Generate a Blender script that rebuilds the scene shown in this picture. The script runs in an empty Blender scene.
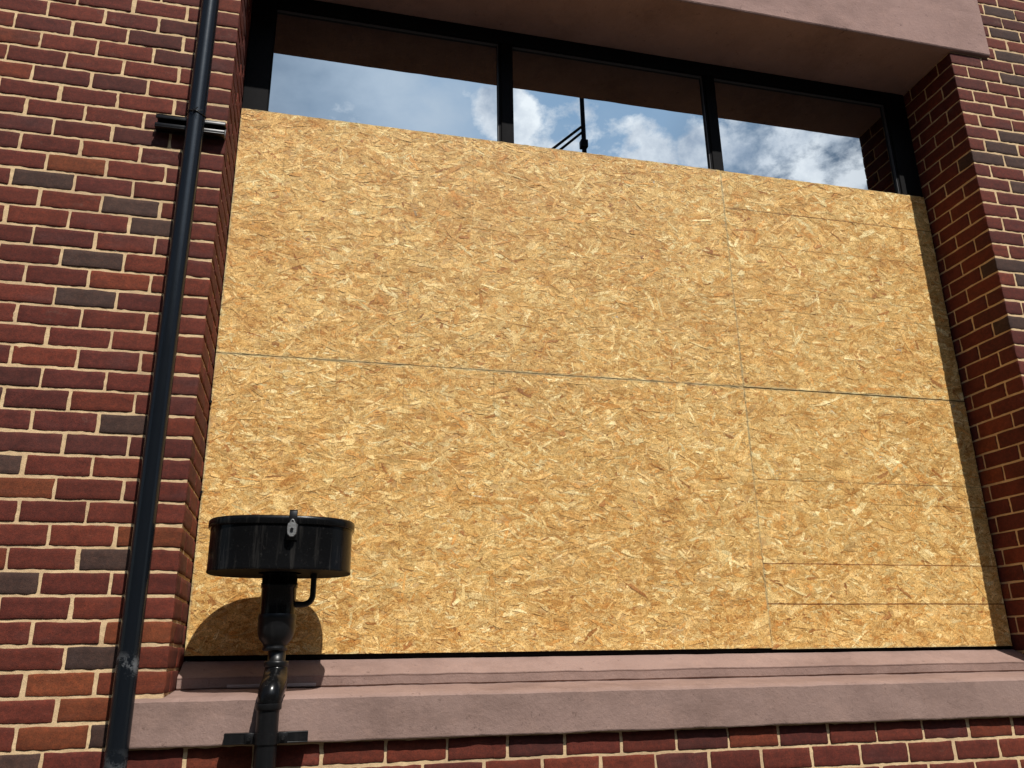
import bpy, math, random
import numpy as np
from mathutils import Vector, Matrix, Euler
random.seed(7); rng = np.random.default_rng(11)
scene = bpy.context.scene
C = scene.collection
R = math.radians

# ------------------------------------------------------------------ helpers
def _hash(ix, iy, iz, seed):
    n = (ix.astype(np.int64)*73856093) ^ (iy.astype(np.int64)*19349663) ^ (iz.astype(np.int64)*83492791) ^ (seed*2654435761)
    n = (n ^ (n >> 13)) * 1274126177
    n = n & 0xffffffff
    n = (n ^ (n >> 16)) * 2246822519
    n = (n & 0xffffffff) ^ ((n & 0xffffffff) >> 13)
    return (n & 0xffff).astype(float)/32767.5 - 1.0
def vnoise(P, scale, seed=0):
    q = P/scale; i = np.floor(q).astype(np.int64); f = q-i; f = f*f*(3-2*f)
    r = 0
    for a in (0, 1):
        wa = f[:, 0] if a else 1-f[:, 0]
        for b in (0, 1):
            wb = f[:, 1] if b else 1-f[:, 1]
            for c in (0, 1):
                wc = f[:, 2] if c else 1-f[:, 2]
                r = r + wa*wb*wc*_hash(i[:, 0]+a, i[:, 1]+b, i[:, 2]+c, seed)
    return r

class MB:
    """collects verts / faces / material slots / smooth flags / face colours"""
    def __init__(s): s.v = []; s.n = 0; s.f = []; s.m = []; s.sm = []; s.col = []; s.vc = []
    def add(s, V, F, mat=0, smooth=False, col=None):
        V = np.asarray(V, float)
        s.v.append(V); o = s.n; s.n += len(V)
        s.f.extend([tuple(int(i)+o for i in f) for f in F])
        s.m.extend([mat]*len(F)); s.sm.extend([smooth]*len(F))
        if col is None: col = np.tile([.5, .5, .5, 1.], (len(V), 1))
        s.vc.append(col)
    def build(s, name, mats, parent=None, colours=False):
        me = bpy.data.meshes.new(name)
        V = np.concatenate(s.v)
        me.from_pydata(V.tolist(), [], s.f)
        me.polygons.foreach_set('material_index', s.m)
        me.polygons.foreach_set('use_smooth', s.sm)
        if colours:
            a = me.color_attributes.new('tone', 'FLOAT_COLOR', 'POINT')
            a.data.foreach_set('color', np.concatenate(s.vc).astype(np.float32).ravel())
        for m in (mats if isinstance(mats, (list, tuple)) else [mats]): me.materials.append(m)
        me.update()
        o = bpy.data.objects.new(name, me); C.objects.link(o)
        if parent:
            o.parent = parent
            o.matrix_parent_inverse = Matrix.Translation(-Vector(parent.location)) if False else Matrix.Identity(4)
            o.location = -Vector(world_loc(parent))
        return o
def world_loc(o):
    v = Vector(o.location)
    while o.parent: o = o.parent; v += Vector(o.location)
    return v
def tag(o, label=None, cat=None, group=None, kind=None):
    if label: o['label'] = label
    if cat: o['category'] = cat
    if group: o['group'] = group
    if kind: o['kind'] = kind
    return o
def empty(name, loc):
    o = bpy.data.objects.new(name, None); o.location = loc; o.empty_display_size = .1; C.objects.link(o); return o

def box(mb, x0, x1, y0, y1, z0, z1, b=0.0, mat=0):
    """box, all edges chamfered by b"""
    if b <= 0:
        V = [(x, y, z) for x in (x0, x1) for y in (y0, y1) for z in (z0, z1)]
        F = [(0, 1, 3, 2), (4, 6, 7, 5), (0, 4, 5, 1), (2, 3, 7, 6), (0, 2, 6, 4), (1, 5, 7, 3)]
        mb.add(V, F, mat); return
    lo = np.array([[x0, y0, z0]]); hi = np.array([[x1, y1, z1]])
    rbox(mb, lo, hi, b, (1, 1, 1), mat, noise=0)

def _lattice(n):
    """surface lattice of a box: params t and edge offsets e per axis"""
    def ax(k):
        L = [(0., 0.), (0., 1.)] + [(i/k, 0.) for i in range(1, k)] + [(1., -1.), (1., 0.)]
        return L
    A = [ax(k) for k in n]
    N = [len(a) for a in A]
    idx = {}; T = []; E = []
    F = []
    def vid(i, j, k):
        key = (i, j, k)
        if key not in idx:
            idx[key] = len(T)
            T.append((A[0][i][0], A[1][j][0], A[2][k][0])); E.append((A[0][i][1], A[1][j][1], A[2][k][1]))
        return idx[key]
    X, Y, Z = N
    for i in range(X-1):
        for j in range(Y-1):
            F.append((vid(i, j, 0), vid(i, j+1, 0), vid(i+1, j+1, 0), vid(i+1, j, 0)))
            F.append((vid(i, j, Z-1), vid(i+1, j, Z-1), vid(i+1, j+1, Z-1), vid(i, j+1, Z-1)))
    for i in range(X-1):
        for k in range(Z-1):
            F.append((vid(i, 0, k), vid(i+1, 0, k), vid(i+1, 0, k+1), vid(i, 0, k+1)))
            F.append((vid(i, Y-1, k), vid(i, Y-1, k+1), vid(i+1, Y-1, k+1), vid(i+1, Y-1, k)))
    for j in range(Y-1):
        for k in range(Z-1):
            F.append((vid(0, j, k), vid(0, j, k+1), vid(0, j+1, k+1), vid(0, j+1, k)))
            F.append((vid(X-1, j, k), vid(X-1, j+1, k), vid(X-1, j+1, k+1), vid(X-1, j, k+1)))
    keys = list(idx.keys())
    ext = np.array([[int(k[0] in (0, X-1)), int(k[1] in (0, Y-1)), int(k[2] in (0, Z-1))] for k in keys])
    side = np.array([[(-1 if k[0] == 0 else 1), (-1 if k[1] == 0 else 1), (-1 if k[2] == 0 else 1)] for k in keys])
    return np.array(T), np.array(E), F, ext, side
def rbox(mb, lo, hi, e, n, mat=0, noise=.0, cols=None, smooth=True, seed=0):
    T, E, F, ext, side = _lattice(n)
    B = len(lo); M = len(T)
    ee = np.asarray(e, float)
    P = lo[:, None, :] + T[None]*(hi-lo)[:, None, :] + E[None]*ee*1.0
    cnt = ext.sum(1)
    pull = np.where(cnt == 2, .35, np.where(cnt == 3, .55, 0.))[:, None]*ext*(-side)*ee
    P = P + pull[None]
    if noise > 0:
        Q = P.reshape(-1, 3) + np.repeat(rng.uniform(0, 90, (B, 3)), M, 0)
        d = np.stack([vnoise(Q, .050, seed+i)*.45 + vnoise(Q, .017, seed+i+7)*.55 for i in range(3)], 1)
        d[:, 1] *= .3
        P = P + (d*noise).reshape(B, M, 3)
    Fa = np.array(F)
    allF = (Fa[None] + (np.arange(B)*M)[:, None, None]).reshape(-1, 4)
    col = None
    if cols is not None: col = np.repeat(cols, M, 0)
    mb.add(P.reshape(-1, 3), allF.tolist(), mat, smooth, col)

def lathe(mb, prof, cx=0, cy=0, n=40, mat=0, sx=1., sy=1., smooth=True, caps=True, ex=2.):
    """prof: (r, z); elliptical with r*sx, r*sy"""
    V = []; F = []
    for (r, z) in prof:
        for i in range(n):
            a = 2*math.pi*i/n; c_, s_ = math.cos(a), math.sin(a); V.append((cx+r*sx*math.copysign(abs(c_)**(2/ex), c_), cy+r*sy*math.copysign(abs(s_)**(2/ex), s_), z))
    for k in range(len(prof)-1):
        for i in range(n):
            j = (i+1) % n; F.append((k*n+i, k*n+j, (k+1)*n+j, (k+1)*n+i))
    mb.add(V, F, mat, smooth)
    if caps:
        for k in (0, len(prof)-1):
            f = [k*n+i for i in range(n)]
            mb.add([V[i] for i in f], [tuple(range(n)) if k else tuple(reversed(range(n)))], mat, False)
def tube(mb, pts, r, n=16, mat=0, caps=True, rads=None):
    pts = [Vector(p) for p in pts]; V = []; F = []
    up = None
    for i, p in enumerate(pts):
        d = (pts[min(i+1, len(pts)-1)]-pts[max(i-1, 0)]).normalized()
        if up is None:
            up = d.orthogonal().normalized()
        up = (up - d*up.dot(d)).normalized(); s = d.cross(up)
        rr = rads[i] if rads else r
        for k in range(n):
            a = 2*math.pi*k/n; V.append(p + (up*math.cos(a)+s*math.sin(a))*rr)
    for i in range(len(pts)-1):
        for k in range(n):
            j = (k+1) % n; F.append((i*n+k, i*n+j, (i+1)*n+j, (i+1)*n+k))
    mb.add([tuple(v) for v in V], F, mat, True)
    if caps:
        mb.add([tuple(v) for v in V[:n]], [tuple(reversed(range(n)))], mat)
        mb.add([tuple(v) for v in V[-n:]], [tuple(range(n))], mat)
def arc(p0, p1, p2, n=10):
    p0, p1, p2 = Vector(p0), Vector(p1), Vector(p2)
    return [(p0*(1-t)**2 + p1*2*t*(1-t) + p2*t*t) for t in [i/n for i in range(n+1)]]

# ------------------------------------------------------------------ materials
class NT:
    def __init__(s, name):
        s.m = bpy.data.materials.new(name); s.m.use_nodes = True; s.t = s.m.node_tree; s.t.nodes.clear()
        s.out = s.t.nodes.new('ShaderNodeOutputMaterial'); s.b = s.N('ShaderNodeBsdfPrincipled')
        s.L(s.b.outputs[0], s.out.inputs[0])
    def N(s, t, **k):
        n = s.t.nodes.new(t)
        for a, b in k.items(): setattr(n, a, b)
        return n
    def L(s, a, b): s.t.links.new(a, b)
    def val(s, x, sock):
        if hasattr(x, 'links'): s.L(x, sock)
        else: sock.default_value = x
    def noise(s, scale, detail=4, rough=.6, vec=None, dist=0.):
        n = s.N('ShaderNodeTexNoise'); n.inputs['Scale'].default_value = scale; n.inputs['Detail'].default_value = detail
        n.inputs['Roughness'].default_value = rough; n.inputs['Distortion'].default_value = dist
        s.L(vec if vec is not None else s.obj(), n.inputs['Vector']); return n.outputs['Fac']
    def obj(s):
        if not hasattr(s, '_o'): s._o = s.N('ShaderNodeTexCoord')
        return s._o.outputs['Object']
    def mapv(s, vec, scale=(1, 1, 1), rot=(0, 0, 0), loc=(0, 0, 0)):
        n = s.N('ShaderNodeMapping'); n.inputs['Scale'].default_value = scale; n.inputs['Rotation'].default_value = rot
        n.inputs['Location'].default_value = loc; s.L(vec, n.inputs['Vector']); return n.outputs[0]
    def ramp(s, fac, stops, interp='LINEAR'):
        n = s.N('ShaderNodeValToRGB'); n.color_ramp.interpolation = interp
        e = n.color_ramp.elements
        while len(e) < len(stops): e.new(.5)
        for i, (p, c) in enumerate(stops):
            e[i].position = p; e[i].color = (c, c, c, 1) if not hasattr(c, '__len__') else (*c[:3], 1)
        s.L(fac, n.inputs[0]); return n.outputs[0]
    def mix(s, a, b, fac, mode='MIX'):
        n = s.N('ShaderNodeMix', data_type='RGBA', blend_type=mode)
        s.val(fac, n.inputs[0])
        for x, i in ((a, 6), (b, 7)):
            if hasattr(x, 'links'): s.L(x, n.inputs[i])
            else: n.inputs[i].default_value = (*x[:3], 1)
        return n.outputs[2]
    def math(s, op, a, b=0., c=None, clamp=False):
        n = s.N('ShaderNodeMath', operation=op, use_clamp=clamp); s.val(a, n.inputs[0]); s.val(b, n.inputs[1])
        if c is not None: s.val(c, n.inputs[2])
        return n.outputs[0]
    def bump(s, h, strength=.3, dist=.002, prev=None):
        n = s.N('ShaderNodeBump'); n.inputs['Strength'].default_value = strength; n.inputs['Distance'].default_value = dist
        s.L(h, n.inputs['Height'])
        if prev is not None: s.L(prev, n.inputs['Normal'])
        return n.outputs[0]
    def fin(s, col=None, rough=.8, normal=None, metal=0., spec=None, coat=None):
        if col is not None:
            if hasattr(col, 'links'): s.L(col, s.b.inputs['Base Color'])
            else: s.b.inputs['Base Color'].default_value = (*col[:3], 1)
        s.val(rough, s.b.inputs['Roughness']); s.val(metal, s.b.inputs['Metallic'])
        if normal is not None: s.L(normal, s.b.inputs['Normal'])
        if spec is not None: s.val(spec, s.b.inputs['Specular IOR Level'])
        if coat is not None: s.b.inputs['Coat Weight'].default_value = coat; s.b.inputs['Coat Roughness'].default_value = .08
        return s.m
def attr(s, name='tone'):
    n = s.N('ShaderNodeAttribute'); n.attribute_name = name; return n.outputs['Color']

# bricks ------------------------------------------------------------
s = NT('fired_brick')
tone = attr(s)
n1 = s.noise(9, 5, .65); n2 = s.noise(60, 5, .7); n3 = s.noise(260, 3, .7)
c = s.mix(tone, (.60, .55, .56), s.ramp(s.noise(13, 4, .6, s.mapv(s.obj(), (1, 1, 1.5))), [(.45, 0.), (.7, .75)]), 'MULTIPLY')
c = s.mix(c, (1.75, 1.5, 1.35), s.ramp(n2, [(.45, 0.), (.72, .8)]), 'MULTIPLY')
c = s.mix(c, (1.9, 2.1, 2.2), s.ramp(s.noise(150, 3, .8, s.mapv(s.obj(), loc=(5, 5, 5))), [(.60, 0.), (.75, .6)]), 'MULTIPLY')
c = s.mix(c, (.052, .044, .046), s.math('MULTIPLY', s.ramp(s.noise(3.2, 4, .6, s.mapv(s.obj(), (1, 1, 2.2), loc=(9, 9, 2))), [(.58, 0.), (.72, .4)]), s.ramp(n2, [(.35, .3), (.6, 1.)])))
c = s.mix(c, (.35, .32, .34), s.ramp(n3, [(.52, 0.), (.70, .8)]), 'MULTIPLY')
streak = s.noise(1, 4, .6, s.mapv(s.obj(), (26, 26, 90)))
c = s.mix(c, (.8, .75, .75), s.ramp(streak, [(.45, 0.), (.7, .5)]), 'MULTIPLY')
smear = s.noise(5, 6, .75, s.mapv(s.obj(), (1, 1, 1.6), loc=(3, 1, 7)))
smear2 = s.noise(140, 3, .7)
c = s.mix(c, (.40, .30, .23), s.math('MULTIPLY', s.ramp(smear, [(.60, 0.), (.82, .35)]), s.ramp(smear2, [(.35, .2), (.62, 1.)])))
h = s.math('ADD', s.math('MULTIPLY', n2, .7), s.math('MULTIPLY', n3, .5))
M_brick = s.fin(c, .85, s.bump(h, .8, .0022), spec=.3)

s = NT('lime_mortar')
n1 = s.noise(14, 5, .6); n2 = s.noise(220, 4, .75); n3 = s.noise(2.2, 3, .5)
c = s.mix((.60, .42, .235), (.74, .54, .31), s.ramp(n1, [(.35, 0.), (.65, 1.)]))
c = s.mix(c, (.34, .235, .16), s.ramp(n3, [(.5, 0.), (.7, .45)]))
c = s.mix(c, (.28, .20, .15), s.ramp(n2, [(.52, 0.), (.75, .6)]))
M_mortar = s.fin(c, .95, s.bump(n2, .8, .002), spec=.1)

def stone(name, a, b, st):
    s = NT(name)
    n1 = s.noise(3.0, 6, .6); n2 = s.noise(90, 5, .7); n3 = s.noise(1, 6, .65, s.mapv(s.obj(), (4, 4, 2.2)))
    c = s.mix(a, b, s.ramp(n1, [(.3, 0.), (.7, 1.)]))
    c = s.mix(c, (.76, .74, .73), s.ramp(n3, [(.45, 0.), (.75, st)]), 'MULTIPLY')
    sp = s.noise(28, 6, .8, s.mapv(s.obj(), (1, 1, 1), loc=(4, 2, 9)))
    c = s.mix(c, (.30, .27, .26), s.ramp(sp, [(.60, 0.), (.68, .6)]), 'MULTIPLY')
    bl = s.noise(1.7, 7, .7, s.mapv(s.obj(), (1, 1, 2.5), loc=(8, 3, 1)))
    c = s.mix(c, (.70, .68, .67), s.ramp(bl, [(.48, 0.), (.66, .8)]), 'MULTIPLY')
    c = s.mix(c, (1.15, 1.13, 1.1), s.ramp(s.noise(11, 6, .75), [(.50, 0.), (.7, .8)]), 'MULTIPLY')
    c = s.mix(c, (1.18, 1.16, 1.14), s.ramp(n2, [(.5, 0.), (.8, .5)]), 'MULTIPLY')
    h = s.math('ADD', n2, s.math('MULTIPLY', s.noise(25, 4, .6), 1.2))
    return s.fin(c, .85, s.bump(h, .7, .0028), spec=.25)
M_sill = stone('painted_sill_masonry', (.268, .178, .150), (.300, .202, .170), .7)
M_lintel = stone('painted_lintel_masonry', (.300, .190, .163), (.335, .214, .184), .55)

# oriented strand board --------------------------------------------
def osb_mat(name, hor_lines, ver_lines, origin, size, upright):
    s = NT(name)
    tone = attr(s)
    uv = s.N('ShaderNodeUVMap'); uv.uv_map = 'grain'
    g1 = s.noise(1, 4, .65, s.mapv(uv.outputs[0], (18, 260, 1)))
    g2 = s.noise(1, 3, .7, s.mapv(uv.outputs[0], (70, 900, 1)))
    f = s.noise(330, 3, .75)
    m = s.noise(40, 5, .7); big = s.noise(2.3, 3, .5)
    c = s.mix(tone, (.66, .53, .40), s.ramp(g1, [(.42, 0.), (.68, .55)]), 'MULTIPLY')
    c = s.mix(c, (1.22, 1.24, 1.3), s.ramp(g2, [(.5, 0.), (.75, .8)]), 'MULTIPLY')
    c = s.mix(c, (.36, .23, .13), s.ramp(f, [(.50, 0.), (.64, .95)]), 'MULTIPLY')
    c = s.mix(c, (1.3, 1.32, 1.4), s.ramp(s.noise(190, 3, .7, s.mapv(s.obj(), loc=(3, 3, 3))), [(.54, 0.), (.68, .9)]), 'MULTIPLY')
    c = s.mix(c, (.46, .32, .21), s.ramp(s.noise(110, 4, .8), [(.54, 0.), (.68, .75)]), 'MULTIPLY')
    c = s.mix(c, (1.22, 1.2, 1.15), s.ramp(f, [(.28, .9), (.48, 0.)]), 'MULTIPLY')
    c = s.mix(c, (.80, .68, .54), s.ramp(m, [(.48, 0.), (.66, .65)]), 'MULTIPLY')
    c = s.mix(c, (1.18, 1.24, 1.4), s.ramp(s.noise(13, 5, .65, s.mapv(s.obj(), (1, 1, 1.9), loc=(2, 7, 4))), [(.48, 0.), (.62, 1.)]), 'MULTIPLY')
    c = s.mix(c, (.80, .66, .50), s.ramp(s.noise(7, 5, .7, s.mapv(s.obj(), (1, 1, 1.9), loc=(8, 1, 3))), [(.49, 0.), (.65, .85)]), 'MULTIPLY')
    c = s.mix(c, (.9, .84, .78), s.ramp(big, [(.4, 0.), (.7, .7)]), 'MULTIPLY')
    sep = s.N('ShaderNodeSeparateXYZ'); s.L(s.obj(), sep.inputs[0])
    X, Z = sep.outputs[0], sep.outputs[2]
    wob = s.math('MULTIPLY', s.math('SUBTRACT', s.noise(5, 2, .5), .5), .006)
    for (lst, ax) in ((hor_lines, Z), (ver_lines, X)):
        for (p, w, k, breaks, colr) in lst:
            d = s.math('ABSOLUTE', s.math('SUBTRACT', s.math('ADD', ax, wob), p))
            on = s.math('SUBTRACT', 1., s.math('DIVIDE', d, w), clamp=True)
            on = s.math('MULTIPLY', on, 2.0, clamp=True)
            br = s.ramp(s.noise(4.5 if breaks > .5 else 2.0, 4, .8, s.mapv(s.obj(), loc=(p*7, 0, p*3))), [(max(0, breaks-.12), 0.), (breaks+.12, 1.)]) if breaks > 0 else 1.
            c = s.mix(c, colr, s.math('MULTIPLY', s.math('MULTIPLY', on, br), k), 'MULTIPLY')
    # green-grey edge sealer along the sheet's edges
    x0, z0 = origin; w_, h_ = size
    e = None
    for ax, p in ((X, x0 if x0 < .5 else x0-.004), (X, x0+w_+.004), (Z, z0), (Z, z0+h_)):
        d = s.math('ABSOLUTE', s.math('SUBTRACT', ax, p)); e = d if e is None else s.math('MINIMUM', e, d)
    ee = s.math('SUBTRACT', 1., s.math('DIVIDE', s.math('ADD', e, s.math('MULTIPLY', s.math('SUBTRACT', f, .5), .012)), .010), clamp=True)
    ee = s.math('MULTIPLY', ee, s.ramp(s.noise(7, 4, .7), [(.38, .25), (.6, 1.)]))
    c = s.mix(c, (.30, .36, .24), s.math('MULTIPLY', ee, .55))
    h = s.math('ADD', s.math('MULTIPLY', g1, 1.), s.math('MULTIPLY', f, .8))
    return s.fin(c, .62, s.bump(h, .55, .0014), spec=.3)

def gloss_black(name, base, rough, dusty, dustcol=(.16, .15, .15), sp=.4):
    s = NT(name)
    n1 = s.noise(6, 5, .65); n2 = s.noise(70, 4, .7); vs = s.noise(1, 5, .65, s.mapv(s.obj(), (45, 45, 3)))
    c = s.mix(base, dustcol, s.math('MULTIPLY', s.ramp(vs, [(.55, 0.), (.75, 1.)]), dusty))
    c = s.mix(c, dustcol, s.math('MULTIPLY', s.ramp(n2, [(.6, 0.), (.75, 1.)]), dusty*.7))
    r = s.math('ADD', rough, s.math('MULTIPLY', n1, .22))
    return s.fin(c, r, s.bump(s.math('ADD', n1, s.math('MULTIPLY', n2, .25)), .25, .003), spec=sp)
M_pipe = gloss_black('blue_black_pipe_paint', (.010, .013, .018), .16, .3)
M_black = gloss_black('worn_black_enamel', (.0045, .0045, .0048), .12, .5, (.05, .046, .042), .22)
M_iron = gloss_black('black_painted_iron', (.006, .006, .0065), .25, .3, (.05, .047, .044))
s = NT('matt_black_steel'); M_matt = s.fin((.006, .006, .006), .75, spec=.15)
s = NT('worn_pipe_paint')
n = s.noise(22, 6, .8); n2 = s.noise(120, 4, .8)
sep = s.N('ShaderNodeSeparateXYZ'); s.L(s.obj(), sep.inputs[0])
def bandz(z, w): return s.math('SUBTRACT', 1., s.math('DIVIDE', s.math('ABSOLUTE', s.math('SUBTRACT', sep.outputs[2], z)), w), clamp=True)
wear = s.math('MAXIMUM', s.math('MULTIPLY', bandz(1.60, .045), 1.0), s.math('MULTIPLY', bandz(1.22, .14), 1.0))
wear = s.math('MULTIPLY', wear, s.ramp(n, [(.50, 0.), (.60, 1.)]), clamp=True)
c = s.mix((.007, .009, .012), (.13, .135, .14), wear)
r = s.math('ADD', s.math('MULTIPLY', wear, .4), s.math('ADD', .12, s.math('MULTIPLY', s.noise(5, 4, .6), .14)))
M_down = s.fin(c, r, s.bump(s.math('ADD', s.noise(7, 4, .6), s.math('MULTIPLY', n2, .15)), .2, .003), spec=.4)

s = NT('dark_bronze_aluminium')
n = s.noise(50, 4, .7)
M_frame = s.fin(s.mix((.006, .006, .0065), (.012, .0115, .012), n), .8, s.bump(n, .1, .001), spec=.06)
s = NT('grey_highlight_gasket'); M_bead_highlight = s.fin((.085, .085, .09), .6, spec=.2)  # paler than the frame to paint the light caught on the bead edge
s = NT('galvanised_steel'); n = s.noise(180, 4, .8)
M_steel = s.fin(s.mix((.10, .10, .10), (.34, .34, .33), n), .5, s.bump(n, .6, .002), metal=.8)
s = NT('reflective_glass')
M_glass = s.fin((.30, .32, .335), .0, s.bump(s.noise(1.1, 2, .4), .02, .01))
s.b.inputs['Metallic'].default_value = 1.0   # mirror-coated solar glass
s = NT('dark_interior'); M_dark = s.fin((.01, .009, .008), .9)
s = NT('grey_plastic_strip'); n = s.noise(60, 4, .7); M_strip = s.fin(s.mix((.33, .26, .24), (.42, .34, .31), n), .8)
s = NT('concrete_paving')
n1 = s.noise(3, 6, .6); n2 = s.noise(150, 4, .8)
c = s.mix((.040, .036, .033), (.058, .053, .048), n1); c = s.mix(c, (.7, .7, .7), s.ramp(n2, [(.5, 0.), (.7, .6)]), 'MULTIPLY')
sep = s.N('ShaderNodeSeparateXYZ'); s.L(s.obj(), sep.inputs[0])
for ax in (0, 1):
    fr = s.math('FRACT', s.math('DIVIDE', sep.outputs[ax], 1.5)); c = s.mix(c, (.3, .3, .3), s.math('LESS_THAN', fr, .008), 'MULTIPLY')
M_conc = s.fin(c, .9, s.bump(n2, .4, .003))
s = NT('asphalt'); n2 = s.noise(120, 4, .8); M_asph = s.fin(s.mix((.035, .035, .037), (.075, .073, .07), n2), .9, s.bump(n2, .6, .005))
s = NT('road_paint'); M_rpaint = s.fin(s.mix((.7, .7, .68), (.4, .4, .38), s.ramp(s.noise(40, 5, .8), [(.5, 0.), (.7, 1.)])), .8)
s = NT('dry_ground'); M_ground = s.fin(s.mix((.10, .11, .06), (.17, .15, .10), s.noise(.6, 8, .6)), .95)

# ------------------------------------------------------------------ dimensions (metres)
H = .07911                     # brick course
PB = .2135                     # brick length with joint
J = .0098                      # joint
XL, XR = -.0024, 3.72          # opening
ZL, ZR = 4.2742, 4.6850        # bed heights: left wall / right wall
ZOSB = 1.6233; YO = .3653      # OSB bottom, OSB front face
LIN = 4.765                    # underside of the lintel
SILLB = 1.349

# ------------------------------------------------------------------ the building
bld = empty('brick_building', (1.86, 0, 0))
tag(bld, 'dark red brick building front with mauve painted sill and lintel round a boarded window', 'building')

dark_left = {(12, -.32), (11, -.66), (13, -.25), (15, -.43), (17, -.43), (23, -.24), (25, -.60), (29, -.24), (30, -.56), (33, -.21), (36, -.19), (37, -.42)}
orange_left = {(26, -.60), (35, -.21), (36, -.36), (34, -.36), (28, -.07), (10, -.55), (32, -.07)}
dark_right = {(-6, 4.05), (-4, 4.11), (-2, 4.1), (0, 4.12), (5, 4.01), (6, 3.90), (7, 3.77), (7, 3.98), (9, 3.98), (15, 3.75), (16, 3.90), (19, 3.75)}
PAL = [((.104, .0215, .0135), 6), ((.118, .0250, .0145), 5), ((.092, .0205, .0145), 4.5), ((.130, .0275, .0140), 3),
       ((.080, .0215, .0160), 1.6), ((.150, .034, .015), .8), ((.066, .025, .020), .08), ((.18, .044, .016), .1)]
def pick(low=0.):
    w = np.array([p[1] for p in PAL]); w = w*np.array([1, 1+low, 1-.3*low, 1+2*low, 1-.5*low, 1+4*low, 1, 1+3*low])
    c = np.array(PAL[rng.choice(len(PAL), p=w/w.sum())][0]); return c*rng.uniform(.86, 1.14)
DK = np.array((.062, .034, .026)); OR = np.array((.165, .044, .016))
near_lo, near_hi, near_c = [], [], []; far_lo, far_hi, far_c = [], [], []
def brick(x0, x1, y0, y1, z0, z1, near=True, col=None, low=0.):
    """x/y given as joint centre lines where they meet another brick; inset half a joint"""
    if x1-x0 < .02 or z1-z0 < .02: return
    j = J/2*rng.uniform(.75, 1.3)
    c_ = pick(low) if col is None else col*rng.uniform(.85, 1.15)
    tgt = (near_lo, near_hi, near_c) if near else (far_lo, far_hi, far_c)
    dy = rng.uniform(-.0012, .0012)
    if near and y0 < .001:
        if x0 not in (XR,): x0 += rng.uniform(-.0022, .0030)
        if x1 not in (XL,): x1 -= rng.uniform(-.0022, .0030)*(1 if rng.random() < .85 else 2.2)
    tgt[0].append((x0, y0+dy if y0 < .001 else y0, z0+J/2*rng.uniform(.8, 1.2)))
    tgt[1].append((x1, y1, z1-J/2*rng.uniform(.8, 1.2)))
    tgt[2].append((*c_, 1.))
def override(k, x0, x1, which):
    for d, cc in which:
        for (kk, xx) in d:
            if kk == k and x0 <= xx <= x1: return cc
    return None
hj = J/2
# left wall above the sill's bottom, courses 0.. from z = ZL downwards; negative upwards
for k in range(-22, 37):
    z1 = ZL-H*k; z0 = z1-H
    if z0 < SILLB-.002 and k >= 37: continue
    odd = k % 2
    # corner brick: even rows stretcher (.2135) on the face; odd rows header (.107)
    first = -.2135 if not odd else -.1067
    edges = [XL, first]
    while edges[-1] > -3.4: edges.append(edges[-1]-PB+rng.uniform(-.003, .003)*(1 if len(edges) < 6 else 0))
    if z1 > LIN+.3: pass
    for i in range(len(edges)-1):
        x1, x0 = edges[i], edges[i+1]
        near = x0 > -1.35 and -2 <= k
        col = override(k, x0, x1, ((dark_left, DK), (orange_left, OR)))
        xa, xb = x0+hj, (x1-hj if i else x1)
        if z1 > LIN-.01 and z0 < 5.40 and xb > -.26:      # beside the lintel
            xb = -.265
            if xb-xa < .02: continue
        if k >= 35 and xb > -.12:                          # beside the sill
            xb = -.125
            if xb-xa < .02: continue
        yb = .09 if i else (.1015 if not odd else .2085)
        if z1 > LIN-.01 and not i: yb = .1
        zz = max(z0, SILLB) if k >= 36 else z0
        brick(xa, xb, 0, yb, z0, z1, near, col, low=max(0, (k-20)/14))
    if z1 < LIN+.02 and k < 35:                            # left reveal
        ed = [.1067, .320, .47] if not odd else [.2135, .427, .47]
        for a, b in zip(ed[:-1], ed[1:]): brick(XL-.1, XL, a+hj, b-hj, z0, z1, k >= -6, low=max(0, (k-20)/14))
# right wall
for k in range(-18, 43):
    z1 = ZR-H*k; z0 = z1-H
    if z1 < SILLB+.03: continue
    z0 = max(z0, SILLB+.002)
    odd = k % 2
    first = XR+.0985 if not odd else XR+.205
    edges = [XR, first]
    while edges[-1] < 7.2: edges.append(edges[-1]+PB)
    for i in range(len(edges)-1):
        x0, x1 = edges[i], edges[i+1]
        xa, xb = (x0+hj if i else x0), x1-hj
        if z0 > LIN-.02 and z0 < 5.40 and xa < 3.975:
            xa = 3.982
            if xb-xa < .02: continue
        if z0 < 1.47 and xa < 3.85: xa = 3.85
        if xb-xa < .02: continue
        near = xb < 4.9 and k > -9
        col = override(k, x0, x1, ((dark_right, DK),))
        yb = .09 if i else (.2165 if not odd else .1015)
        brick(xa, xb, 0, yb, z0, z1, near, col)
    if z1 < LIN+.02 and z0 > 1.44:
        ed = [.222, .436, .47] if not odd else [.1067, .328, .47]
        for a, b in zip(ed[:-1], ed[1:]):
            brick(XR, XR+.1, a+hj, b-hj, z0, z1, True, low=1.2*min(1, max(0, (k+2)/14)))  # redder lower courses: bounce light off the boards put into the brick colour
# below the sill
for k in range(37, 54):
    z1 = ZL-H*k; z0 = z1-H
    ph = .0825 if k % 2 else -.0005
    n0 = int((-3.4-ph)/PB)
    for n in range(n0, n0+int(10.6/PB)):
        x0 = ph+n*PB; near = k < 41 and -1.2 < x0 < 4.2
        zt = min(z1, SILLB-.001)
        col = override(k, x0, x0+PB, ((dark_left, DK), (orange_left, OR)))
        brick(x0+hj, x0+PB-hj, 0, .09, z0, z1, near, col, low=.6)
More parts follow.
